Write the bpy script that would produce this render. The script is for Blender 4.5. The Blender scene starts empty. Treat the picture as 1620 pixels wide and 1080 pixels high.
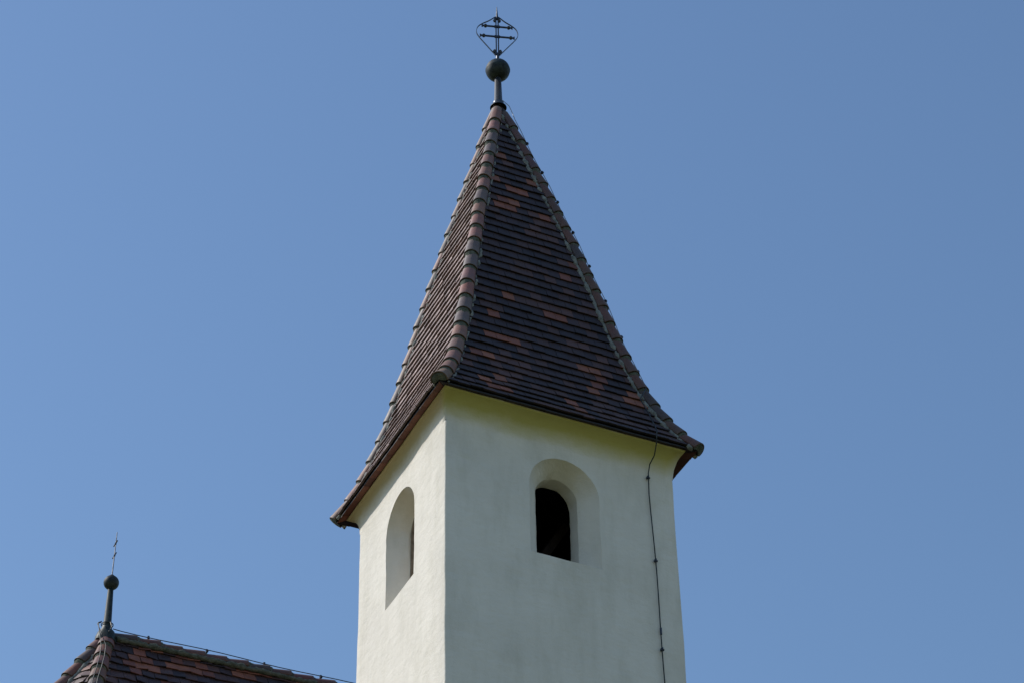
import bpy, bmesh, math, random
from mathutils import Vector, Matrix, noise

# ------------------------------------------------------------------ camera
SC = bpy.context.scene
COL = SC.collection
CAM_LOC = Vector((-12.4889, -25.8187, -20.4236))
YAW, PITCH, ROLL, FPX = 0.4509, 0.6746, -0.0193, 4110.9
_F = Vector((math.sin(YAW) * math.cos(PITCH), math.cos(YAW) * math.cos(PITCH), math.sin(PITCH)))
_R0 = Vector((math.cos(YAW), -math.sin(YAW), 0)); _U0 = _R0.cross(_F)
_R = _R0 * math.cos(ROLL) + _U0 * math.sin(ROLL)
_U = -_R0 * math.sin(ROLL) + _U0 * math.cos(ROLL)
cd = bpy.data.cameras.new('camera'); cam = bpy.data.objects.new('camera', cd); COL.objects.link(cam)
cd.sensor_fit = 'HORIZONTAL'; cd.sensor_width = 36; cd.lens = FPX / 1620 * 36
cd.clip_start = 0.1; cd.clip_end = 5000
cam.matrix_world = Matrix(((_R.x, _U.x, -_F.x, CAM_LOC.x), (_R.y, _U.y, -_F.y, CAM_LOC.y),
                           (_R.z, _U.z, -_F.z, CAM_LOC.z), (0, 0, 0, 1)))
SC.camera = cam

# ------------------------------------------------------------------ sky, sun, exposure
SUN_EL, SUN_AZ = math.radians(44), math.radians(34)      # azimuth measured from -X towards +Y
SUN_DIR = Vector((-math.cos(SUN_EL) * math.cos(SUN_AZ), math.cos(SUN_EL) * math.sin(SUN_AZ), math.sin(SUN_EL)))
world = bpy.data.worlds.new('World'); SC.world = world; world.use_nodes = True
wn, wl = world.node_tree.nodes, world.node_tree.links
sky = wn.new('ShaderNodeTexSky'); sky.sky_type = 'NISHITA'; sky.sun_disc = False
sky.sun_elevation = SUN_EL
sky.sun_rotation = math.atan2(SUN_DIR.x, SUN_DIR.y)
sky.altitude = 300; sky.air_density = 1.5; sky.dust_density = 0.8; sky.ozone_density = 6.0
hsv = wn.new('ShaderNodeHueSaturation'); hsv.inputs['Saturation'].default_value = 1.0
wl.new(sky.outputs[0], hsv.inputs['Color']); wl.new(hsv.outputs[0], wn['Background'].inputs[0])
wn['Background'].inputs[1].default_value = 0.130
sd = bpy.data.lights.new('sun', 'SUN'); sd.energy = 3.6; sd.angle = math.radians(0.5); sd.color = (1, .965, .90)
sun = bpy.data.objects.new('sun', sd); COL.objects.link(sun)
sun.rotation_euler = SUN_DIR.to_track_quat('Z', 'Y').to_euler()
sun.location = SUN_DIR * 60
SC.view_settings.view_transform = 'Standard'; SC.view_settings.look = 'None'
SC.view_settings.exposure = 0.0; SC.view_settings.gamma = 1.0
SC.render.engine = 'CYCLES'

rnd = random.Random(7)

# ------------------------------------------------------------------ materials
def mat(name, col=(.5, .5, .5), rough=.8, spec=.3, metal=0.):
    m = bpy.data.materials.new(name); m.use_nodes = True
    b = m.node_tree.nodes['Principled BSDF']
    b.inputs['Base Color'].default_value = (*col, 1); b.inputs['Roughness'].default_value = rough
    b.inputs['Specular IOR Level'].default_value = spec; b.inputs['Metallic'].default_value = metal
    return m, m.node_tree.nodes, m.node_tree.links, b

def nz(n, l, scale, detail=6, rough=.6, coord='Object', sc=(1, 1, 1)):
    tc = n.new('ShaderNodeTexCoord'); mp = n.new('ShaderNodeMapping'); mp.inputs['Scale'].default_value = sc
    t = n.new('ShaderNodeTexNoise'); t.inputs['Scale'].default_value = scale
    t.inputs['Detail'].default_value = detail; t.inputs['Roughness'].default_value = rough
    l.new(tc.outputs[coord], mp.inputs[0]); l.new(mp.outputs[0], t.inputs['Vector']); return t

def ramp(n, l, src, stops):
    r = n.new('ShaderNodeValToRGB'); l.new(src, r.inputs[0]); e = r.color_ramp.elements
    while len(e) < len(stops): e.new(.5)
    for k, (p, c) in enumerate(stops):
        e[k].position = p; e[k].color = (*c, 1) if len(c) == 3 else c
    return r

def mix(n, l, a, b, fac, mode='MIX'):
    x = n.new('ShaderNodeMix'); x.data_type = 'RGBA'; x.blend_type = mode
    for s, v in ((x.inputs[6], a), (x.inputs[7], b), (x.inputs[0], fac)):
        if isinstance(v, (int, float)): s.default_value = v
        elif isinstance(v, tuple): s.default_value = (*v, 1)
        else: l.new(v, s)
    return x.outputs[2]

def bump(n, l, b, h, strength, dist, prev=None):
    k = n.new('ShaderNodeBump'); k.inputs['Strength'].default_value = strength; k.inputs['Distance'].default_value = dist
    l.new(h, k.inputs['Height'])
    if prev: l.new(prev.outputs[0], k.inputs['Normal'])
    l.new(k.outputs[0], b.inputs['Normal']); return k

def plaster(name, algae=False):
    m, n, l, b = mat(name, rough=.92, spec=.15)
    a = nz(n, l, 1.1, 5, .6); c = ramp(n, l, a.outputs[0], [(.3, (.74, .685, .605)), (.65, (.82, .76, .675))])
    f = nz(n, l, 3.0, 8, .7, sc=(1, 1, .25))
    st = ramp(n, l, f.outputs[0], [(.32, (.80, .80, .76)), (.55, (1, 1, 1))])
    col = mix(n, l, c.outputs[0], st.outputs[0], .55, 'MULTIPLY')
    if algae:
        at = n.new('ShaderNodeAttribute'); at.attribute_name = 'growth'
        sdn = n.new('ShaderNodeAttribute'); sdn.attribute_name = 'dryness'
        g = nz(n, l, 2.2, 6, .65, sc=(1, 1, 1.5))
        mt = n.new('ShaderNodeMath'); mt.operation = 'MULTIPLY_ADD'
        l.new(g.outputs[0], mt.inputs[0]); mt.inputs[1].default_value = .7; mt.inputs[2].default_value = -.35
        ad = n.new('ShaderNodeMath'); ad.operation = 'ADD'; l.new(mt.outputs[0], ad.inputs[0]); l.new(at.outputs['Fac'], ad.inputs[1])
        rr = ramp(n, l, ad.outputs[0], [(.12, (0, 0, 0)), (.85, (1, 1, 1))])
        col = mix(n, l, col, mix(n, l, (.52, .48, .18), (.46, .38, .22), sdn.outputs['Fac']), rr.outputs[0])
    l.new(col, b.inputs['Base Color'])
    h1 = nz(n, l, 4.5, 7, .6, sc=(1, 1, 1.6)); h2 = nz(n, l, 90, 4, .7)
    k = bump(n, l, b, h1.outputs[0], .4, .04); bump(n, l, b, h2.outputs[0], .35, .004, k)
    return m

M_PL = plaster('lime_plaster'); M_PLG = plaster('lime_plaster_with_algae', True)

def tile_mat(name, rough=.5, spec=.32, stain=.6, sheen=.06):
    m, n, l, b = mat(name, rough=rough, spec=spec)
    b.inputs['Sheen Weight'].default_value = sheen; b.inputs['Sheen Roughness'].default_value = .45; b.inputs['Sheen Tint'].default_value = (1, .86, .82, 1)
    at = n.new('ShaderNodeAttribute'); at.attribute_name = 'tint'
    a = nz(n, l, 9, 8, .7); r = ramp(n, l, a.outputs[0], [(.3, (.55, .55, .6)), (.55, (1, 1, 1)), (.75, (1.25, 1.2, 1.1))])
    col = mix(n, l, at.outputs['Color'], r.outputs[0], stain, 'MULTIPLY')
    g = nz(n, l, 38, 6, .75); gr = ramp(n, l, g.outputs[0], [(.66, (0, 0, 0)), (.74, (1, 1, 1))])
    mk = n.new('ShaderNodeMath'); mk.operation = 'MULTIPLY'; mk.inputs[1].default_value = .35
    l.new(gr.outputs[0], mk.inputs[0])
    col = mix(n, l, col, (.17, .18, .15), mk.outputs[0])
    l.new(col, b.inputs['Base Color'])
    rr = ramp(n, l, a.outputs[0], [(.3, (.46, .46, .46)), (.7, (.64, .64, .64))]); l.new(rr.outputs[0], b.inputs['Roughness'])
    h = nz(n, l, 60, 5, .7); h2 = nz(n, l, 12, 3, .5)
    k = bump(n, l, b, h2.outputs[0], .3, .008); bump(n, l, b, h.outputs[0], .35, .002, k)
    return m
M_TILE = tile_mat('roof_tile_clay'); M_HIP = tile_mat('hip_tile_clay')

def lumpy(name, c1, c2, sc=14, rough=.95, dist=.02):
    m, n, l, b = mat(name, rough=rough, spec=.15)
    a = nz(n, l, sc, 8, .7); r = ramp(n, l, a.outputs[0], [(.35, c1), (.62, c2)])
    l.new(r.outputs[0], b.inputs['Base Color']); bump(n, l, b, a.outputs[0], .8, dist); return m
M_MORT = lumpy('mossy_mortar', (.050, .060, .045), (.145, .152, .128))
M_MORT2 = lumpy('pale_mortar', (.11, .115, .105), (.29, .295, .275))
M_WOOD = lumpy('dark_timber', (.03, .024, .024), (.07, .052, .05), 8)
M_FRAME = lumpy('weathered_window_timber', (.20, .16, .12), (.33, .275, .21), 9)
M_DARK = lumpy('gloom_black_lining', (.006, .006, .008), (.014, .013, .015), 5)
M_GRASS = lumpy('meadow_grass', (.085, .085, .030), (.145, .135, .050), 1.4, dist=.05)
M_STONE = lumpy('grey_stone', (.22, .21, .19), (.34, .33, .30), 6)

def metal_mat(name, c1, c2, rough, metal, sc=12, spec=.5):
    m, n, l, b = mat(name, rough=rough, spec=spec, metal=metal)
    a = nz(n, l, sc, 7, .7); r = ramp(n, l, a.outputs[0], [(.38, c1), (.62, c2)])
    l.new(r.outputs[0], b.inputs['Base Color'])
    rr = ramp(n, l, a.outputs[0], [(.3, (rough + .12,) * 3), (.7, (rough - .08,) * 3)]); l.new(rr.outputs[0], b.inputs['Roughness'])
    bump(n, l, b, a.outputs[0], .25, .006); return m
M_BALL = metal_mat('patinated_copper', (.006, .010, .014), (.030, .042, .042), .55, .0, 12, .3)
M_POLE = metal_mat('weathered_zinc', (.045, .05, .06), (.09, .095, .105), .42, .5)
M_POLE2 = metal_mat('green_painted_metal', (.006, .011, .014), (.026, .040, .035), .5, .0, 12, .3)
M_IRON = metal_mat('wrought_iron', (.030, .034, .045), (.075, .085, .11), .45, .6, 20)
M_WIRE = metal_mat('oxidised_wire', (.02, .025, .027), (.045, .05, .05), .55, .3, 20)
M_ALU = metal_mat('bright_wire', (.30, .31, .34), (.45, .46, .49), .6, .5, 20)
M_GLASS, *_ = mat('dark_window_glass', (.02, .025, .03), .08, .6)

# ------------------------------------------------------------------ object helpers
def link(name, bm, m, parent=None, smooth=False, attrs=None):
    me = bpy.data.meshes.new(name); bm.normal_update(); bm.to_mesh(me); bm.free()
    if m: me.materials.append(m)
    if smooth:
        for p in me.polygons: p.use_smooth = True
    o = bpy.data.objects.new(name, me); COL.objects.link(o)
    if parent: o.parent = parent; o.matrix_parent_inverse = Matrix.Translation(parent.location).inverted()
    return o

def thing(name, label, cat, loc, group=None):
    o = bpy.data.objects.new(name, None); COL.objects.link(o); o.location = loc; o.empty_display_size = .3
    o['label'] = label; o['category'] = cat
    if group: o['group'] = group
    return o

def tube(bm, pts, rad, seg=8, caps=True):
    pts = [Vector(p) for p in pts]; n = len(pts)
    rr = rad if isinstance(rad, (list, tuple)) else [rad] * n
    rings = []; up = None
    for i, p in enumerate(pts):
        t = (pts[min(i + 1, n - 1)] - pts[max(i - 1, 0)]).normalized()
        if up is None:
            up = Vector((0, 0, 1)) if abs(t.z) < .9 else Vector((1, 0, 0))
        a = (up - t * up.dot(t)).normalized(); up = a; b = t.cross(a)
        rings.append([bm.verts.new(p + (a * math.cos(k * 2 * math.pi / seg) + b * math.sin(k * 2 * math.pi / seg)) * rr[i]) for k in range(seg)])
    for i in range(n - 1):
        for k in range(seg):
            bm.faces.new((rings[i][k], rings[i][(k + 1) % seg], rings[i + 1][(k + 1) % seg], rings[i + 1][k]))
    if caps:
        bm.faces.new(rings[0][::-1]); bm.faces.new(rings[-1])

def box(bm, c, s, rot=None):
    c = Vector(c); vs = []
    for dx in (-1, 1):
        for dy in (-1, 1):
            for dz in (-1, 1):
                v = Vector((dx * s[0] / 2, dy * s[1] / 2, dz * s[2] / 2))
                if rot: v = rot @ v
                vs.append(bm.verts.new(c + v))
    for q in ((0, 1, 3, 2), (4, 6, 7, 5), (0, 4, 5, 1), (2, 3, 7, 6), (0, 2, 6, 4), (1, 5, 7, 3)):
        bm.faces.new([vs[k] for k in q])

def lathe(bm, c, prof, seg=32):
    c = Vector(c); rings = []
    for r, z in prof:
        if r < 1e-5: rings.append([bm.verts.new(c + Vector((0, 0, z)))])
        else: rings.append([bm.verts.new(c + Vector((r * math.cos(k * 2 * math.pi / seg), r * math.sin(k * 2 * math.pi / seg), z))) for k in range(seg)])
    for a, b in zip(rings, rings[1:]):
        for k in range(seg):
            k2 = (k + 1) % seg
            if len(a) == 1: bm.faces.new((a[0], b[k2], b[k]))
            elif len(b) == 1: bm.faces.new((a[k], a[k2], b[0]))
            else: bm.faces.new((a[k], a[k2], b[k2], b[k]))

def wob(p, amp=.011, amp2=.0045):
    v = noise.noise_vector(p * 1.6) * amp + noise.noise_vector(p * 8.0 + Vector((7, 3, 1))) * amp2
    return v

# ------------------------------------------------------------------ tower dimensions
EX, EY, WX, WY, H = 1.8704, 1.7429, 1.65, 1.4252, 7.2146
AX, AY = -0.1159, 0.0554
TAPER = .0041
GROUND_Z = -11.4
ZTOP, ZMID = -.34, -2.9
def hwx(z): return WX + TAPER * max(0, -z - .2)
def hwy(z): return WY + TAPER * max(0, -z - .2)

def face_map(side, inset=0.):
    if side == 'front':   return lambda u, z, d=0: Vector((u * (hwx(z) - inset), -hwy(z) + d + inset, z))
    if side == 'back':    return lambda u, z, d=0: Vector((-u * (hwx(z) - inset), hwy(z) - d - inset, z))
    if side == 'left':    return lambda u, z, d=0: Vector((-hwx(z) + d + inset, -u * (hwy(z) - inset), z))
    if side == 'right':   return lambda u, z, d=0: Vector((hwx(z) - d - inset, u * (hwy(z) - inset), z))

def arch_loop(uc, R, zs, zsill, nb=8, nj=10, na=24, jit=0):
    """closed loop anticlockwise from bottom left; returns list of (x, z) real widths"""
    P = []
    for i in range(nb): P.append((uc - R + 2 * R * i / nb, zsill))
    for i in range(nj): P.append((uc + R, zsill + (zs - zsill) * i / nj))
    for i in range(na): a = math.pi * i / na; P.append((uc + R * math.cos(a), zs + R * math.sin(a)))
    for i in range(nj): P.append((uc - R, zs + (zsill - zs) * i / nj))
    return P
NB, NJ, NA = 8, 10, 24
def rect_loop(z0, z1):
    P = []
    for i in range(NB): P.append((-1 + 2 * i / NB, z0))
    for i in range(NJ): P.append((1, z0 + (z1 - z0) * i / NJ))
    for i in range(NA): P.append((1 - 2 * i / NA, z1))
    for i in range(NJ): P.append((-1, z1 + (z0 - z1) * i / NJ))
    return P

def wall_face(bm, side, hole, inset=0., ztop=ZTOP, zmid=ZMID, zbot=GROUND_Z - 1.0, disp=True):
    mp = face_map(side, inset)
    W = (WX if side in ('front', 'back') else WY) - inset
    def V(u, z):
        p = mp(u, z)
        return bm.verts.new(p + wob(p) if disp else p)
    if hole:
        arch = [(x / W, z) for x, z in hole]; rc = rect_loop(zmid, ztop); n = len(arch)
        K = [0, .12, .3, .6, 1]; rings = []
        for k in K:
            rings.append([V(a[0] * (1 - k) + r[0] * k, a[1] * (1 - k) + r[1] * k) for a, r in zip(arch, rc)])
        for a, b in zip(rings, rings[1:]):
            for i in range(n):
                j = (i + 1) % n; bm.faces.new((a[i], b[i], b[j], a[j]))
    else:
        cols = [-1 + 2 * i / NA for i in range(NA + 1)]; zs = [zmid + (ztop - zmid) * i / NJ for i in range(NJ + 1)]
        g = [[V(u, z) for u in cols] for z in zs]
        for i in range(NJ):
            for k in range(NA): bm.faces.new((g[i][k], g[i][k + 1], g[i + 1][k + 1], g[i + 1][k]))
    nr = max(1, int((zmid - zbot) / .25)); cols = [-1 + 2 * i / NB for i in range(NB + 1)]
    g = [[V(u, zmid + (zbot - zmid) * i / nr) for u in cols] for i in range(nr + 1)]
    for i in range(nr):
        for k in range(NB): bm.faces.new((g[i][k], g[i + 1][k], g[i + 1][k + 1], g[i][k + 1]))

tower = thing('church_tower', 'slender white plastered church tower with tall dark tiled spire and arched openings', 'church tower', (0, 0, GROUND_Z))

HOLE_F = arch_loop(.03, .50, -.99, -2.06); HOLE_L = arch_loop(-.01, .465, -1.02, -2.13)
INN_F = arch_loop(.038, .300, -.935, -1.93);  INN_L = arch_loop(-.01, .335, -.99, -1.97)
bm = bmesh.new()
wall_face(bm, 'front', HOLE_F); wall_face(bm, 'left', HOLE_L); wall_face(bm, 'back', None); wall_face(bm, 'right', None)
bmesh.ops.remove_doubles(bm, verts=bm.verts, dist=.0015)
gl = bm.verts.layers.float.new('growth'); dl = bm.verts.layers.float.new('dryness')
for v in bm.verts:
    if v.co.y < -WY + .05 and v.co.z > -2.2: v[gl] = .09 * (v.co.z + 2.2) / 1.86
wall = link('wall', bm, M_PLG, tower, smooth=True)
bv = wall.modifiers.new('bevel', 'BEVEL'); bv.width = .022; bv.segments = 3; bv.limit_method = 'ANGLE'; bv.angle_limit = math.radians(50)

# arched windows: splayed reveal, straight inner reveal
def window(side, outer, inner):
    mp = face_map(side); W = WX if side == 'front' else WY
    bm = bmesh.new(); rings = []
    for d, t in ((0, 0), (.02, .05), (.13, .5), (.262, 1), (.33, 1), (.40, 1.03), (.47, 1.03)):
        ring = []
        for (x0, z0), (x1, z1) in zip(outer, inner):
            x = x0 + (x1 - x0) * t; z = z0 + (z1 - z0) * t
            p = mp(x / W, z, d); rough = .006 if d < .3 else .016
            q = mp(x0 / W, z0, 0)
            if d == 0: p = p + wob(p)
            else: p = p + wob(q) * max(0, 1 - d * 6) + noise.noise_vector(p * 7) * rough
            ring.append(bm.verts.new(p))
        rings.append(ring)
    n = len(outer)
    for a, b in zip(rings, rings[1:]):
        for i in range(n):
            j = (i + 1) % n; bm.faces.new((a[i], a[j], b[j], b[i]))
    o = link('window', bm, M_PL, tower, smooth=True)
    for e in o.data.edges: pass
    return o
win_f = window('front', HOLE_F, INN_F); win_l = window('left', HOLE_L, INN_L)
for o in (win_f, win_l):
    es = o.modifiers.new('es', 'EDGE_SPLIT'); es.split_angle = math.radians(24)
# belfry chamber lining with the same openings, near black to paint in unlit gloom
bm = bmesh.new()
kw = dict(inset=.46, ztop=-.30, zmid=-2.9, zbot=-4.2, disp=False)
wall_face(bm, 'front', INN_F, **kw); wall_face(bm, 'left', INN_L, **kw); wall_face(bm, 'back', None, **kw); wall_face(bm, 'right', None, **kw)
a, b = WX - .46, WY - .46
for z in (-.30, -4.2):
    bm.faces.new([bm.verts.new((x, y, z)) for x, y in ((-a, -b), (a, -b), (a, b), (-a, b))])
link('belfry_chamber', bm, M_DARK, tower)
# added unseen board behind the left opening to block the sun; belfry timbers
bm = bmesh.new()
for k in range(5):
    box(bm, (-WX + .50 + .004 * (k % 2), .28 - k * .145, -1.33), (.03, .14, 1.5))
link('sun_blocker', bm, M_WOOD, win_l)
bm = bmesh.new(); mp = face_map('left'); fl = []
for R_, d in ((.327, .285), (.327, .44), (.300, .44), (.300, .285)):
    fl.append([bm.verts.new(mp(x / WY, z, d)) for x, z in arch_loop(-.01, R_, -.99, -1.97 + (.335 - R_))])
for a, b in zip(fl, fl[1:] + fl[:1]):
    for i in range(len(a)):
        j = (i + 1) % len(a); bm.faces.new((a[i], a[j], b[j], b[i]))
bmesh.ops.recalc_face_normals(bm, faces=bm.faces)
link('frame', bm, M_FRAME, win_l)
for (p0, p1) in (((-.55, -.35, -2.6), (.65, -.2, -.6)), ((-.2, -.4, -2.7), (.75, -.25, -1.2)), ((-1.0, .1, -1.0), (1.0, .1, -1.0)), ((0.05, .05, -2.9), (.05, .05, -.4))):
    bm = bmesh.new(); p0, p1 = Vector(p0), Vector(p1)
    q = (p1 - p0).to_track_quat('Z', 'Y').to_matrix(); box(bm, (p0 + p1) / 2, (.11, .11, (p1 - p0).length), q)
    link('beam', bm, M_WOOD, tower)

# coved cornice
CX0, CX1, CY0, CY1 = -(EX - .085), EX - .15, -(EY - .035), EY - .12
def cove_pt(sx, sy, f, z):
    ox = (CX1 if sx > 0 else CX0); oy = (CY1 if sy > 0 else CY0)
    return Vector((sx * WX + (ox - sx * WX) * f, sy * WY + (oy - sy * WY) * f, z))
bm = bmesh.new(); gl = bm.verts.layers.float.new('growth'); dl = bm.verts.layers.float.new('dryness')
NT = 14; NSEG = 22
corners = [(-1, -1), (1, -1), (1, 1), (-1, 1)]
rings = []
for k in range(NT + 1):
    th = k / NT * math.pi / 2 * .97
    f = 1 - math.cos(th); z = ZTOP + .31 * math.sin(th)
    if k == 0: f = -.0; z = ZTOP
    ring = []
    for c in range(4):
        A = cove_pt(*corners[c], f, z); B = cove_pt(*corners[(c + 1) % 4], f, z)
        nseg = NB * 3
        for i in range(nseg):
            p = A.lerp(B, i / nseg); v = bm.verts.new(p + wob(p))
            side = c  # 0 front, 1 right, 2 back, 3 left
            t = k / NT
            if side == 0: g = min(1, .06 + max(0, t) * 1.5) * .9
            elif side == 3: g = min(1, max(0, (t - .02) * 1.7)) * .92
            else: g = t * .7
            v[gl] = g; v[dl] = 1. if side in (2, 3) else 0.; ring.append(v)
    rings.append(ring)
n = len(rings[0])
for a, b in zip(rings, rings[1:]):
    for i in range(n):
        j = (i + 1) % n; bm.faces.new((a[i], a[j], b[j], b[i]))
top = [bm.verts.new(v.co + Vector((0, 0, .02))) for v in rings[-1]]
for i in range(n):
    j = (i + 1) % n; bm.faces.new((rings[-1][i], rings[-1][j], top[j], top[i]))
bm.faces.new(top)
link('cornice', bm, M_PLG, tower, smooth=True)

# ------------------------------------------------------------------ tiles
DARK = [(.030, .018, .022), (.034, .020, .024), (.026, .017, .022), (.040, .023, .026)]
BROWN = [(.066, .034, .032), (.052, .028, .030), (.080, .039, .035)]
RED = [(.21, .072, .045), (.17, .060, .042), (.24, .088, .052)]
def pick(rg, wr, wb, pale=0.):
    x = rg.random()
    c = rg.choice(RED if x < wr else BROWN if x < wr + wb else DARK)
    k = rg.uniform(.85, 1.2)
    c = Vector(c) * k
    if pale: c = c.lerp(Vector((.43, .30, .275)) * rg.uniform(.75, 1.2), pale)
    return (c.x, c.y, c.z, 1)

def quad(bm, lay, vs, col, mi=0):
    try: f = bm.faces.new(vs)
    except ValueError: return
    f.material_index = mi
    for lp in f.loops: lp[lay] = col

def tile_rows(bm, lay, rows, outward, grad=False, width=.18, thick=.026, lift=.046, wr=.10, wb=.22, pale=0., seed=1, jit=.006, twist=.0):
    rg = random.Random(seed)
    e = (rows[0][1] - rows[0][0]).normalized()
    n = len(rows)
    def ab(i):
        i = min(i, n - 1.001); k = int(i); f = i - k
        return rows[k][0].lerp(rows[k + 1][0], f), rows[k][1].lerp(rows[k + 1][1], f)
    # sheathing under the tiles
    for i in range(n - 1):
        vs = [bm.verts.new(p - outward * .012) for p in (rows[i][0], rows[i][1], rows[i + 1][1], rows[i + 1][0])]
        quad(bm, lay, vs, (.02, .018, .018, 1))
    run = None; runn = 0
    for i in range(n - 1):
        A0, B0 = ab(i); A1, B1 = ab(i + 1.22)
        upv = ((A1 + B1) / 2 - (A0 + B0) / 2).normalized()
        nn = e.cross(upv).normalized()
        if nn.dot(outward) < 0: nn = -nn
        a0, b0, a1, b1 = A0.dot(e), B0.dot(e), A1.dot(e), B1.dot(e)
        def P(line, u, off, dn=0.):
            A, aa = (A0, a0) if line == 0 else (A1, a1)
            return A + e * (u - aa) + nn * off - upv * dn
        off0 = (i % 2) * width / 2 + rg.uniform(-.012, .012)
        k0 = math.floor((a0 - off0) / width) - 1; k1 = math.ceil((b0 - off0) / width) + 1
        wave = rg.uniform(0, 6)
        for k in range(k0, k1):
            u0 = off0 + k * width + .0022; u1 = off0 + (k + 1) * width - .0022
            lo0, hi0 = max(u0, a0), min(u1, b0); lo1, hi1 = max(u0, a1), min(u1, b1)
            if hi0 - lo0 < .012: continue
            if hi1 - lo1 < .004:
                m_ = min(max((lo1 + hi1) / 2, a1), b1); lo1, hi1 = m_ - .002, m_ + .002
            if runn > 0: runn -= 1; col = run
            else:
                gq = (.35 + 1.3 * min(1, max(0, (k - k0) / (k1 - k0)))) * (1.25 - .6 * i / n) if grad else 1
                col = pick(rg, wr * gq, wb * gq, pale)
                if rg.random() < .22: run = col; runn = rg.choice((1, 1, 2))
            kk = rg.uniform(.9, 1.1); col = (col[0] * kk, col[1] * kk, col[2] * kk, 1)
            dn = rg.uniform(-jit, jit) + .004 * math.sin(wave + u0 * 3)
            L0 = lift + rg.uniform(-.004, .006); tw = rg.uniform(-twist, twist) ; tl = rg.uniform(-.35, .35) * jit * 2
            if rg.random() < .012 and i > 1: dn += .022; tl += .007
            def sag(u): return 0
            o = [P(0, lo0, L0 + tw, dn + tl), P(0, hi0, L0 - tw, dn - tl), P(1, hi1, .012 + .003), P(1, lo1, .012 + .003)]
            q = [P(0, lo0, L0 + tw - thick, dn + tl), P(0, hi0, L0 - tw - thick, dn - tl), P(1, hi1, .002), P(1, lo1, .002)]
            # slightly eased lower edge
            ease = [p + (o[3] - o[0]) * .05 if j == 0 else p + (o[2] - o[1]) * .05 for j, p in enumerate(o[:2])]
            o0b = [o[0] - nn * .005, o[1] - nn * .005]
            vo = [bm.verts.new(p) for p in o]; 
            vm = [bm.verts.new(p) for p in ease]; vb = [bm.verts.new(p) for p in o0b]; vq = [bm.verts.new(p) for p in q]
            butt = tuple(c * .3 for c in col[:3]) + (1,)  # edges and underside darker: dirt plus the shadow between courses, painted in
            quad(bm, lay, (vm[0], vm[1], vo[2], vo[3]), col)
            quad(bm, lay, (vb[0], vb[1], vm[1], vm[0]), col)
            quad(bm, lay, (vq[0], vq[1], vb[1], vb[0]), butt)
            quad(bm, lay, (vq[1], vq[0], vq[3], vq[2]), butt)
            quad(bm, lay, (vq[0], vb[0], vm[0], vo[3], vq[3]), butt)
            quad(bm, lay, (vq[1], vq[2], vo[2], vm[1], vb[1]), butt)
            bm.verts.remove(vo[0]); bm.verts.remove(vo[1])

def polyline(pts, step, jitter=0., rg=None):
    """points spaced by step along a polyline, plus tail"""
    out = [Vector(pts[0])]; acc = 0; nxt = step
    for a, b in zip(pts, pts[1:]):
        a = Vector(a); b = Vector(b); L = (b - a).length
        while nxt <= acc + L:
            out.append(a.lerp(b, (nxt - acc) / L)); nxt += step * (1 + (rg.uniform(-jitter, jitter) if rg else 0))
        acc += L
    return out

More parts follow.
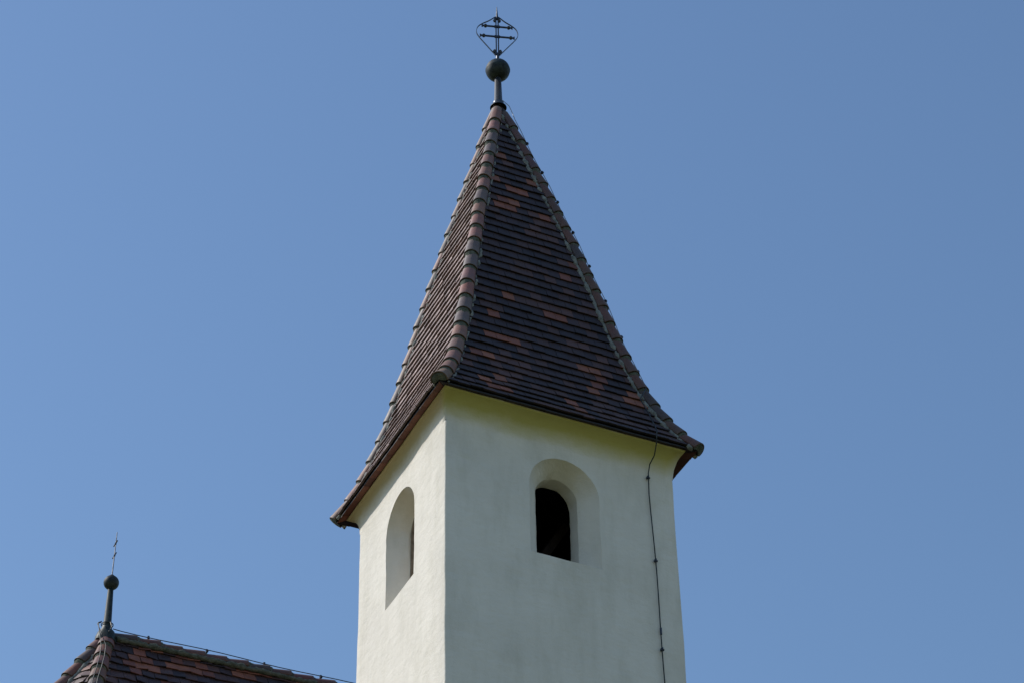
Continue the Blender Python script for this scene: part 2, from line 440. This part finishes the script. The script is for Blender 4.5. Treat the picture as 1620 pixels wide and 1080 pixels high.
def hip_tiles(name, path, outdir, parent, r0=.12, r1=.095, seed=3, end_grey=1., lift=-.02, pale=0., bed=.034, dim=1., bedmat=None, lay_name='tint'):
    """path bottom -> top points at tile joints; half round tapered tiles, each over the one below"""
    rg = random.Random(seed)
    bm = bmesh.new(); lay = bm.loops.layers.float_color.new(lay_name)
    mb = bmesh.new()
    N = len(path); NS = 14; TH = .016
    mains = []
    for i in range(N - 1):
        t = (path[i + 1] - path[i]).normalized(); L = (path[i + 1] - path[i]).length
        lat = t.cross(outdir).normalized(); nn = lat.cross(t).normalized()
        if nn.dot(outdir) < 0: nn = -nn
        fr = i / (N - 1); rb = r0 + (r1 - r0) * fr
        ax0 = path[i] + nn * (lift + .020 + rg.uniform(-.005, .006)) + lat * rg.uniform(-.010, .010) - t * .02
        ax1 = path[i + 1] + nn * (lift - .004) + lat * rg.uniform(-.004, .004) + t * .05
        t2 = (ax1 - ax0).normalized()
        base = Vector((rg.uniform(.21, .28), rg.uniform(.10, .13), rg.uniform(.075, .10))) * dim
        if rg.random() < .25: base = Vector((.14, .10, .095)) * dim
        grey = Vector((.205, .168, .146)) * dim
        if pale: base = base.lerp(Vector((.30, .25, .22)), pale); grey = grey.lerp(Vector((.30, .28, .25)), pale)
        ST = [0, .03, .12, .35, .6, .85, 1.0]
        rings = []
        for sv in ST:
            c = ax0.lerp(ax1, sv); R = rb * (1.09 - .23 * sv) * (1 if sv > 0 else .985)
            o_, i_ = [], []
            for k in range(NS + 1):
                a = math.radians(-102 + 204 * k / NS)
                d = nn * math.cos(a) + lat * math.sin(a)
                o_.append(bm.verts.new(c + d * R)); i_.append(bm.verts.new(c + d * (R - TH)))
            w = abs(sv - .42) / .55
            rings.append((o_, i_, base.lerp(grey, min(1, w * w) * end_grey * .8)))
        for (o0, i0, c0), (o1, i1, c1) in zip(rings, rings[1:]):
            for k in range(NS):
                f = bm.faces.new((o0[k], o1[k], o1[k + 1], o0[k + 1]))
                for lp in f.loops:
                    c = c0 if lp.vert in (o0[k], o0[k + 1]) else c1
                    lp[lay] = (*c, 1)
                f.smooth = True
                f = bm.faces.new((i0[k], i0[k + 1], i1[k + 1], i1[k]))
                for lp in f.loops: lp[lay] = (*(c0 * .5), 1)
            for k, (x, y, z, w_) in enumerate(((o0[0], i0[0], i1[0], o1[0]), (o0[NS], o1[NS], i1[NS], i0[NS]))):
                f = bm.faces.new((x, y, z, w_))
                for lp in f.loops: lp[lay] = (*c0, 1)
        o0, i0, c0 = rings[0]
        for k in range(NS):
            f = bm.faces.new((o0[k], o0[k + 1], i0[k + 1], i0[k]))
            for lp in f.loops: lp[lay] = (*(c0 * .6), 1)
        # mortar bedding in the mouth of the tile: a lumpy fillet that swells out onto the next tile
        prof = [(-.050, .80), (-.034, .93), (-.010, .95), (.02, .90), (.10, .86)]
        if i == 0: prof = [(.004, .0), (.004, .5), (.0, .93), (.02, .90), (.10, .86)]
        mr = []
        for dz, q in prof:
            row = []
            for k in range(NS + 1):
                a = math.radians(-112 + 224 * k / NS); d = nn * math.cos(a) + lat * math.sin(a)
                R = (rb * 1.09 - TH) * q
                p = ax0 + t2 * dz + d * R
                if q > .1: p += noise.noise_vector(p * 22) * .010
                row.append(mb.verts.new(p))
            mr.append(row)
        if mains: mr.insert(0, mains[-1])
        for a_, b_ in zip(mr, mr[1:]):
            for k in range(NS): mb.faces.new((a_[k], b_[k], b_[k + 1], a_[k + 1]))
        mains.append(mr[-1])
    hip = link(name, bm, M_HIP, parent)
    mor = link('mortar', mb, M_MORT, hip, smooth=True)
    # pale mortar fillets along both sides
    pts = polyline(path, .035)
    for sgn in (-1, 1):
        sb = bmesh.new(); q, rr = [], []
        for i, p in enumerate(pts[:-1]):
            t = (pts[i + 1] - p).normalized(); lat = t.cross(outdir).normalized(); nn = lat.cross(t).normalized()
            if nn.dot(outdir) < 0: nn = -nn
            fr = i / len(pts); rb = r0 + (r1 - r0) * fr
            j = noise.noise(p * 9 + Vector((sgn * 5, 0, 0)))
            q.append(p + lat * sgn * (rb * .95 + .014 * j) - nn * (.058 + SIDE_DROP))
            rr.append(max(.008, bed + .020 * j + .014 * noise.noise(p * 24)))
        tube(sb, q, rr, 8)
        for v in sb.verts: v.co += noise.noise_vector(v.co * 22) * .016
        link('mortar', sb, bedmat or M_MORT2, hip, smooth=True)
    return hip

# ------------------------------------------------------------------ spire
PROF = [(0.0, 7.2146), (.05, 6.80), (.15, 6.00), (.265, 5.10), (.40, 4.00), (.515, 3.00), (.57, 2.50), (.63, 1.95), (.72, 1.25), (.83, .62), (.925, .24), (1.0, .01)]
def s_of(z):   # smooth profile (Catmull-Rom through the control points)
    P = sorted((zz, s) for s, zz in PROF)
    if z <= P[0][0]: return P[0][1]
    if z >= P[-1][0]: return P[-1][1]
    for i in range(len(P) - 1):
        if P[i][0] <= z <= P[i + 1][0]:
            t = (z - P[i][0]) / (P[i + 1][0] - P[i][0])
            def slope(k):
                a, b = max(0, k - 1), min(len(P) - 1, k + 1); return (P[b][1] - P[a][1]) / (P[b][0] - P[a][0])
            h = P[i + 1][0] - P[i][0]; m0, m1 = slope(i) * h, slope(i + 1) * h
            return (2*t**3-3*t*t+1)*P[i][1] + (t**3-2*t*t+t)*m0 + (-2*t**3+3*t*t)*P[i+1][1] + (t**3-t*t)*m1
def hip_pt(sx, sy, z, ex=0.):
    s = s_of(z); return Vector((sx * (EX + ex) * s + AX * (1 - s), sy * (EY + ex) * s + AY * (1 - s), z))
zz = [.01 + (7.12 - .01) * i / 600 for i in range(601)]
mid = [Vector((0, -(EY) * s_of(z), z)) for z in zz]
row_z = [p.z for p in polyline(mid, .1615)] + [7.12]
bm = bmesh.new(); lay = bm.loops.layers.float_color.new('tint')
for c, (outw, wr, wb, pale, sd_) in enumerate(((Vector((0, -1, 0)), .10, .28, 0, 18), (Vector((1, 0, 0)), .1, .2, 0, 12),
                                          (Vector((0, 1, 0)), .1, .2, .1, 13), (Vector((-1, 0, 0)), .13, .3, .8, 14))):  # left face tiles coloured paler, the sun's sheen painted into their tint
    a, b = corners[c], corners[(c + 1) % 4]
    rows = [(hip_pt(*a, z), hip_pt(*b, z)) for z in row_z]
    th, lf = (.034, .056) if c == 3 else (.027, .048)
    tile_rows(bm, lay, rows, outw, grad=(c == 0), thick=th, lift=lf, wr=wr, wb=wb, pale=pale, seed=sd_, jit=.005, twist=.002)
# doubled eaves course: brick red undersides that reach past the cornice
for c in range(4):
    a, b = corners[c], corners[(c + 1) % 4]
    A = Vector((a[0] * EX, a[1] * EY, 0)); B = Vector((b[0] * EX, b[1] * EY, 0)); e = (B - A).normalized()
    o = Vector((e.y, -e.x, 0)); L = (B - A).length; n_ = round(L / .19); rg = random.Random(40 + c)
    for i in range(n_):
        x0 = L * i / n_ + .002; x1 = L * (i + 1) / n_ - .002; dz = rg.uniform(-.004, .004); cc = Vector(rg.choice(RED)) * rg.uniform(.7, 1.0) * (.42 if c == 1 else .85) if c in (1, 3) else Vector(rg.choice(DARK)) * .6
        k = (.16, 0)
        ins0 = max(.0, min(x0, L - x0)); ins1 = max(0., min(x1, L - x1))
        P0, P1 = A + e * x0, A + e * x1
        Q0 = A + e * max(x0, min(.3, L / 2)) - o * .3 if x0 < .3 else (P0 - o * .3)
        Q1 = P1 - o * .3
        if x1 > L - .3: Q1 = B - e * .3 - o * .3; 
        if x0 < .3: Q0 = A + e * .3 - o * .3
        if x1 < .3: Q1 = Q0 + e * .001
        if x0 > L - .3: Q0 = Q1 - e * .001
        vs = []
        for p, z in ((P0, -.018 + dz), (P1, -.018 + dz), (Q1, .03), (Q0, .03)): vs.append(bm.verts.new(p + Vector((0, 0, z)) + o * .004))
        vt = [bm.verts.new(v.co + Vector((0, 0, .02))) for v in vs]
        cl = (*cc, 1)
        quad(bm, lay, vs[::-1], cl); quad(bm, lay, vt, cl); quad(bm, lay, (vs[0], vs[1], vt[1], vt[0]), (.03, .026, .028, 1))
roof = link('roof', bm, M_TILE, tower)

SIDE_DROP = 0.
for c, (sx, sy) in enumerate(corners):
    pts = [hip_pt(sx, sy, z) for z in zz]
    out = Vector((sx * .7, sy * .7, .3)).normalized()
    path = polyline(pts, .335, .04, random.Random(60 + c))
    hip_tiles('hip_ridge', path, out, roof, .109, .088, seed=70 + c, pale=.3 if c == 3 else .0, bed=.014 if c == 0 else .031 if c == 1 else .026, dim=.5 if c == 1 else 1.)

# ------------------------------------------------------------------ spire finial
apx = Vector((AX, AY, 0))
fin = thing('spire_finial', 'tall spire finial with green copper ball and double barred iron cross in a curved frame', 'finial', (AX, AY, 7.0))
bm = bmesh.new()
lathe(bm, apx, [(.128, 7.06), (.126, 7.072), (.100, 7.10), (.084, 7.13), (.082, 7.155), (.084, 7.165), (.076, 7.175), (.064, 7.185), (.050, 7.70), (.0, 7.70)])
link('pole', bm, M_POLE, fin, smooth=True)
bm = bmesh.new()
prof = [(0, -.188)] + [(.188 * math.sin(a), -.188 * math.cos(a)) for a in [math.pi * k / 24 for k in range(1, 24)]] + [(0, .188)]
prof.insert(13, (.192, -.006)); prof.insert(14, (.192, .006))
prof = [q for q in prof if not (abs(q[1]) < 1e-6 and q[0] > .1)]
lathe(bm, apx + Vector((0, 0, 7.862)), prof, 40)
link('ball', bm, M_BALL, fin, smooth=True)
TH = math.radians(-17)
cdv = Vector((math.cos(TH), math.sin(TH), 0)); cnv = Vector((-cdv.y, cdv.x, 0))
crm = Matrix((cdv, cnv, Vector((0, 0, 1)))).transposed()
def cp(x, z, y=0.): return apx + cdv * x + cnv * y + Vector((0, 0, z))
bm = bmesh.new()
for s in (-1, 1):
    box(bm, cp(s * .0175, 8.58), (.019, .016, .84), crm)
tube(bm, [cp(0, 8.04), cp(0, 8.20)], [.030, .024], 10)
tube(bm, [cp(0, 8.98), cp(0, 9.06), cp(0, 9.26)], [.022, .018, .004], 8)
for z in (8.22, 8.595, 8.815, 8.99): box(bm, cp(0, z), (.085, .032, .035), crm)
def knob(bm, c, r, fl=.4):
    lathe(bm, c, [(0, -r * fl * 2), (r * .6, -r * fl * 1.6), (r, 0), (r * .6, r * fl * 1.6), (0, r * fl * 2)], 10)
for z, hl in ((8.595, .275), (8.815, .245)):
    box(bm, cp(0, z), (2 * hl - .1, .022, .022), crm)
    for s in (-1, 1):
        knob(bm, cp(s * (hl - .062), z), .034, .45)
        # flared end
        a0, a1 = hl - .035, hl
        vs = []
        for x, h in ((a0, .010), (a1, .032)):
            for dy in (-.009, .009):
                for dz in (-h, h): vs.append(bm.verts.new(cp(s * x, z + dz, dy)))
        for q in ((0, 1, 3, 2), (4, 5, 7, 6), (0, 1, 5, 4), (2, 3, 7, 6), (0, 2, 6, 4), (1, 3, 7, 5)): bm.faces.new([vs[k] for k in q])
for s in (-1, 1):
    knob(bm, cp(s * .045, 8.27), .030, .6); knob(bm, cp(s * .038, 8.945), .026, .6)
bmesh.ops.recalc_face_normals(bm, faces=bm.faces)
link('cross', bm, M_IRON, fin)
bm = bmesh.new()
for s in (-1, 1):
    ctrl = [(.018, 9.03), (.05, 9.005), (.13, 8.93), (.22, 8.865), (.295, 8.79), (.325, 8.70), (.318, 8.62), (.27, 8.53), (.18, 8.40), (.09, 8.27), (.035, 8.19), (.012, 8.165)]
    P = []
    for i in range(len(ctrl) - 1):
        p0, p1, p2, p3 = ctrl[max(i - 1, 0)], ctrl[i], ctrl[i + 1], ctrl[min(i + 2, len(ctrl) - 1)]
        for k in range(5):
            t = k / 5
            P.append(tuple(.5 * (2 * p1[j] + (p2[j] - p0[j]) * t + (2 * p0[j] - 5 * p1[j] + 4 * p2[j] - p3[j]) * t * t + (3 * p1[j] - p0[j] - 3 * p2[j] + p3[j]) * t ** 3) for j in (0, 1)))
    P.append(ctrl[-1])
    rows = []
    for i, (x, z) in enumerate(P):
        xa, za = P[max(i - 1, 0)]; xb, zb = P[min(i + 1, len(P) - 1)]
        d = Vector((xb - xa, zb - za)).normalized(); nx, nz_ = -d.y * .0038, d.x * .0038
        rows.append([bm.verts.new(cp(s * (x + q * nx), z + q * nz_, w * .011)) for q, w in ((1, -1), (1, 1), (-1, 1), (-1, -1))])
    for a, b in zip(rows, rows[1:]):
        for k in range(4): bm.faces.new((a[k], a[(k + 1) % 4], b[(k + 1) % 4], b[k]))
    bm.faces.new(rows[0]); bm.faces.new(rows[-1][::-1])
bmesh.ops.recalc_face_normals(bm, faces=bm.faces)
link('frame', bm, M_IRON, fin)

# ------------------------------------------------------------------ lightning conductor on the tower
cab = thing('lightning_conductor', 'thin dark lightning cable running down the right of the shaded tower wall with small clips', 'cable', (1.3, -hwy(-2), GROUND_Z))
out_r = Vector((.72, -.50, .48)).normalized()
def hipw(z, off): 
    return hip_pt(1, -1, z) + Vector((.80, .12, .25)).normalized() * off
pts = [apx + Vector((.06, -.03, 7.22)), apx + Vector((.16, -.05, 7.12)), hipw(6.95, .17)]
zc = 6.8
while zc > 1.15: pts.append(hipw(zc, .150 + .012 * math.sin(zc * 5))); zc -= .25
bm = bmesh.new(); tube(bm, pts, .006, 6)
link('wire', bm, M_ALU, cab)
def fr(x, z, off=.06):  # point above the front tiles
    return Vector((x, -EY * s_of(z) + AY * (1 - s_of(z)) - off, z))
low = [pts[-1], hip_pt(1, -1, 1.05) + Vector((-.05, -.13, .04)), Vector((1.20, -1.475, .84)), Vector((1.235, -1.505, .73)), Vector((1.265, -1.57, .56)), Vector((1.262, -1.705, .27)), Vector((1.245, -1.80, .10)), Vector((1.225, -EY - .075, .0)), Vector((1.245, -EY - .03, -.07)),
       Vector((1.285, -1.62, -.17)), Vector((1.275, -1.50, -.24)), Vector((1.268, -WY - .035, -.36)), Vector((1.266, -hwy(-.44) - .035, -.44))]
def wx(z): return 1.266 + .0195 * (-z - .44) + .008 * math.sin(z * 2.3)
z = -.7
while z > GROUND_Z: low.append(Vector((wx(z), -hwy(z) - .032 - .004 * math.sin(z * 3), z))); z -= .3
bm = bmesh.new(); tube(bm, low, .0085, 7); link('cable', bm, M_WIRE, cab, smooth=True)
def clip(x, y, z, nrm, parent, length=.05):
    bm = bmesh.new(); nrm = Vector(nrm).normalized(); c = Vector((x, y, z))
    tube(bm, [c - nrm * length, c], .007, 6)
    q = nrm.to_track_quat('Y', 'Z').to_matrix()
    box(bm, c, (.050, .026, .020), q); box(bm, c + Vector((0, 0, .018)), (.020, .030, .030), q); box(bm, c + nrm * .016, (.016, .014, .016), q)
    return link('clip', bm, M_IRON, parent)
for zc in (-.44, -1.747, -3.085, -4.4, -5.7, -7.0, -8.4, -9.8): clip(wx(zc), -hwy(zc) - .035, zc, (0, -1, 0), cab)
bm = bmesh.new(); tube(bm, [Vector((wx(-2.76), -hwy(-2.76) - .034, -2.76)), Vector((wx(-2.86), -hwy(-2.86) - .034, -2.86))], .015, 8); link('coupling', bm, M_IRON, cab)
for zc in (6.25, 5.6, 4.95, 4.3, 3.6, 2.9, 2.2, 1.55):
    p = hipw(zc, .150); clip(p.x, p.y, p.z, (.80, .12, .25), cab, .05)

# ------------------------------------------------------------------ nave with polygonal apse
RX, RY, RZ = -4.05, 5.0, -.53          # west end of the ridge
NHW, TANB = 3.25, 2.14                   # half width at the eaves, slope
NEZ = RZ - NHW * TANB                    # eaves height
XE = 13.0
nave = thing('church_nave', 'lower church nave with brown and red tiled roof ending in a hipped apse', 'church building', (RX, RY, GROUND_Z))
R6 = NHW / math.cos(math.radians(25))
def nd(q): return Vector((math.cos(q), math.sin(q), 0))
# eaves polygon corners of the half hexagon: directions from the ridge end
hd = [math.radians(a) for a in (245, 180, 115)]
cs = [Vector((RX, RY, 0)) + nd(a) * R6 * (1.18 if k == 1 else 1) for k, a in enumerate(hd)]
def at(p, z): return Vector((p.x, p.y, z))
apex = Vector((RX, RY, RZ))
SL = NHW / math.cos(math.atan(TANB))
NR = int(SL / .165)
bm = bmesh.new(); lay = bm.loops.layers.float_color.new('tint')
def nave_face(Abot, Atop, Bbot, Btop, outw, seed, wr, wb, pale):
    rows = [(Abot.lerp(Atop, i / NR), Bbot.lerp(Btop, i / NR)) for i in range(NR + 1)]
    tile_rows(bm, lay, rows, outw, width=.185, thick=.026, lift=.046, wr=wr, wb=wb, pale=pale, seed=seed, jit=.010, twist=.015)
ER = Vector((XE, RY, RZ))
nave_face(at(cs[0], NEZ), apex, Vector((XE, RY - NHW, NEZ)), ER, Vector((0, -1, .6)), 21, .34, .36, .0)
nave_face(Vector((XE, RY + NHW, NEZ)), ER, at(cs[2], NEZ), apex, Vector((0, 1, .6)), 22, .2, .3, .05)
for k, sdd in ((0, 23), (1, 24)):
    a, b = cs[k], cs[k + 1]
    m = ((a + b) / 2 - Vector((RX, RY, 0))); m.z = .6
    nave_face(at(a, NEZ), apex, at(b, NEZ), apex, m.normalized(), sdd, .12, .3, .35)
nroof = link('roof', bm, M_TILE, nave)
SIDE_DROP = 0.
for k, a in enumerate(hd):
    path = polyline([at(cs[k], NEZ), apex], .30, .05, random.Random(80 + k))
    out = nd(a); out = Vector((out.x, out.y, .9)).normalized()
    hip_tiles('hip_ridge', path + [apex], out, nroof, .125, .115, seed=85 + k, dim=.72)
path = polyline([ER, apex], .34, .05, random.Random(90))
hip_tiles('ridge', path, Vector((0, 0, 1)), nroof, .105, .105, seed=91, lift=-.02, bed=.036, dim=.5, bedmat=M_MORT)
# walls
bm = bmesh.new(); ins = .22; k6 = (NHW - ins) / NHW
poly = [Vector((XE - .1, RY - NHW + ins, 0))] + [Vector((RX, RY, 0)) + nd(a) * (R6 * k6 * (1.18 if k == 1 else 1)) for k, a in enumerate(hd)] + [Vector((XE - .1, RY + NHW - ins, 0))]
zt = NEZ + .12; zb = GROUND_Z - 1
for i in range(len(poly)):
    a, b = poly[i], poly[(i + 1) % len(poly)]
    L = (b - a).length; nx = max(2, int(L / .5)); nzz = 14
    g = [[bm.verts.new(at(a.lerp(b, u / nx), zt + (zb - zt) * v / nzz)) for u in range(nx + 1)] for v in range(nzz + 1)]
    for v in range(nzz):
        for u in range(nx): bm.faces.new((g[v][u], g[v + 1][u], g[v + 1][u + 1], g[v][u + 1]))
bmesh.ops.remove_doubles(bm, verts=bm.verts, dist=.001)
for v in bm.verts: v.co += wob(v.co)
gv = [bm.verts.new(Vector((XE - .1, RY - NHW + ins, zt))), bm.verts.new(Vector((XE - .1, RY + NHW - ins, zt))), bm.verts.new(Vector((XE - .1, RY, RZ - .2)))]
bm.faces.new(gv)
link('wall', bm, M_PL, nave, smooth=True)
# narrow pointed windows in the apse and side wall
def nave_window(c, n_):
    n_ = Vector(n_).normalized(); t = Vector((-n_.y, n_.x, 0)); c = Vector(c)
    pr = [(-.35, -1.1), (.35, -1.1), (.35, .5), (.26, .85), (0, 1.15), (-.26, .85), (-.35, .5)]
    bm = bmesh.new()
    loops = []
    for s, d in ((1.3, .03), (1.3, .07), (1.0, .07), (1.0, .035)):
        loops.append([bm.verts.new(c + t * x * s + Vector((0, 0, z * (s if s == 1 else 1.1))) + n_ * d) for x, z in pr])
    for a, b in zip(loops, loops[1:]):
        for i in range(len(pr)): bm.faces.new((a[i], a[(i + 1) % len(pr)], b[(i + 1) % len(pr)], b[i]))
    w = link('window', bm, M_STONE, nave)
    bm = bmesh.new(); bm.faces.new([bm.verts.new(c + t * x + Vector((0, 0, z)) + n_ * .036) for x, z in pr]); link('pane', bm, M_GLASS, w)
for k in (0, 1):
    m = (poly[k + 1] + poly[k + 2]) / 2; nave_window((m.x, m.y, -8.2), (m - Vector((RX, RY, 0))))
for x in (4.5, 8.5): nave_window((x, RY - NHW + ins, -8.2), (0, -1, 0))

# nave finial
nf = thing('apse_finial', 'small dark finial with ball and thin cross on the end of the lower roof ridge', 'finial', (RX, RY, RZ))
b0 = Vector((RX - .02, RY, 0))
bm = bmesh.new()
lathe(bm, b0, [(.17, RZ - .12), (.15, RZ - .02), (.115, RZ + .06), (.082, RZ + .13), (.066, RZ + .19), (.070, RZ + .205), (.066, RZ + .215), (.058, RZ + .22), (.040, .30), (0, .30)], 24)
for v in bm.verts:
    if v.co.z < RZ + .16: v.co += noise.noise_vector(v.co * 9) * .03
link('pole', bm, M_POLE2, nf, smooth=True)
bm = bmesh.new(); R_ = .112
prof = [(0, -R_)] + [(R_ * math.sin(a), -R_ * math.cos(a)) for a in [math.pi * k / 20 for k in range(1, 20)]] + [(0, R_)]
lathe(bm, b0 + Vector((0, 0, .385)), prof, 32); lathe(bm, b0 + Vector((0, 0, .385)), [(.035, .105), (.035, .122), (0, .125)], 16)
link('ball', bm, M_BALL, nf, smooth=True)
bm = bmesh.new()
tube(bm, [b0 + Vector((0, 0, .49)), b0 + Vector((.015, 0, 1.27))], [.0095, .006], 6)
for z, hl in ((.86, .085), (1.07, .085)):
    tube(bm, [b0 + Vector((.008, hl, z)), b0 + Vector((.008, -hl, z))], .009, 6)
    box(bm, b0 + Vector((.008, 0, z)), (.02, .03, .03))
link('cross', bm, M_IRON, nf)

# ridge conductor wire
rw = thing('ridge_wire', 'thin dark conductor wire held above the lower roof ridge by small standoffs', 'wire', (RX, RY, RZ))
bm = bmesh.new(); pts = [Vector((RX + .07, RY, -.375))]
x = RX + .2
rg = random.Random(5)
while x < XE: pts.append(Vector((x, RY, -.378 - .010 * math.sin((x - RX) * 3)))); x += .3
tube(bm, pts, .0075, 6); link('wire', bm, M_WIRE, rw)
for k in range(18):
    xx = RX + .60 + k * .885
    if xx > XE: break
    bm = bmesh.new(); tube(bm, [Vector((xx, RY, -.47)), Vector((xx, RY, -.37))], .011, 6); box(bm, (xx, RY, -.38), (.028, .03, .03)); box(bm, (xx, RY, -.412), (.03, .09, .012))
    link('standoff', bm, M_IRON, rw)
# wires looping round the finial foot and down the near hip
bm = bmesh.new()
ring = [b0 + Vector((.085 * math.cos(a), .085 * math.sin(a), RZ + .2)) for a in [2 * math.pi * k / 16 for k in range(17)]]
tube(bm, ring, .007, 6)
hdir = (at(cs[0], NEZ) - apex).normalized()
hn = Vector((nd(hd[0]).x, nd(hd[0]).y, .9)).normalized()
for off, st in ((-.055, .0), (.01, .03)):
    side = hdir.cross(hn).normalized()
    p = [b0 + Vector((-.10, -.03 - st, RZ + .2)), b0 + Vector((-.17, -.10 - st, RZ + .12))]
    for k in range(1, 12): p.append(apex + hdir * (.18 + .3 * k) + hn * .135 + side * (off + .01 * math.sin(k * 2)))
    tube(bm, p, .0065, 6)
tube(bm, [b0 + Vector((.02, -.10, RZ + .19)), b0 + Vector((.03, -.15, RZ + .08)), b0 + Vector((-.02, -.19, RZ - .03))], .010, 6)
link('hip_wire', bm, M_WIRE, rw)

# ------------------------------------------------------------------ ground: churchyard mound in a meadow
def gz(x, y):
    d = math.hypot((x - 2) / 1.25, y - 3)
    t = min(1, max(0, (d - 8) / 20)); t = t * t * (3 - 2 * t)
    return GROUND_Z + (-22.02 - GROUND_Z) * t + .25 * noise.noise(Vector((x * .08, y * .08, 0))) * (0.3 + t)
bm = bmesh.new(); rings = []; rad = [0, 1.5, 3, 5, 7, 9, 11, 13, 15, 17, 19, 21, 23, 25, 27, 30, 35, 42, 55, 80, 130, 250, 600, 2500]; S = 64
for r in rad:
    if r == 0: rings.append([bm.verts.new((2, 3, gz(2, 3)))]); continue
    rings.append([bm.verts.new((2 + r * 1.25 * math.cos(2 * math.pi * k / S), 3 + r * math.sin(2 * math.pi * k / S), gz(2 + r * 1.25 * math.cos(2 * math.pi * k / S), 3 + r * math.sin(2 * math.pi * k / S)))) for k in range(S)])
for a, b in zip(rings, rings[1:]):
    for k in range(S):
        k2 = (k + 1) % S
        if len(a) == 1: bm.faces.new((a[0], b[k], b[k2]))
        else: bm.faces.new((a[k], b[k], b[k2], a[k2]))
g = link('ground', bm, M_GRASS, None, smooth=True); g['kind'] = 'structure'
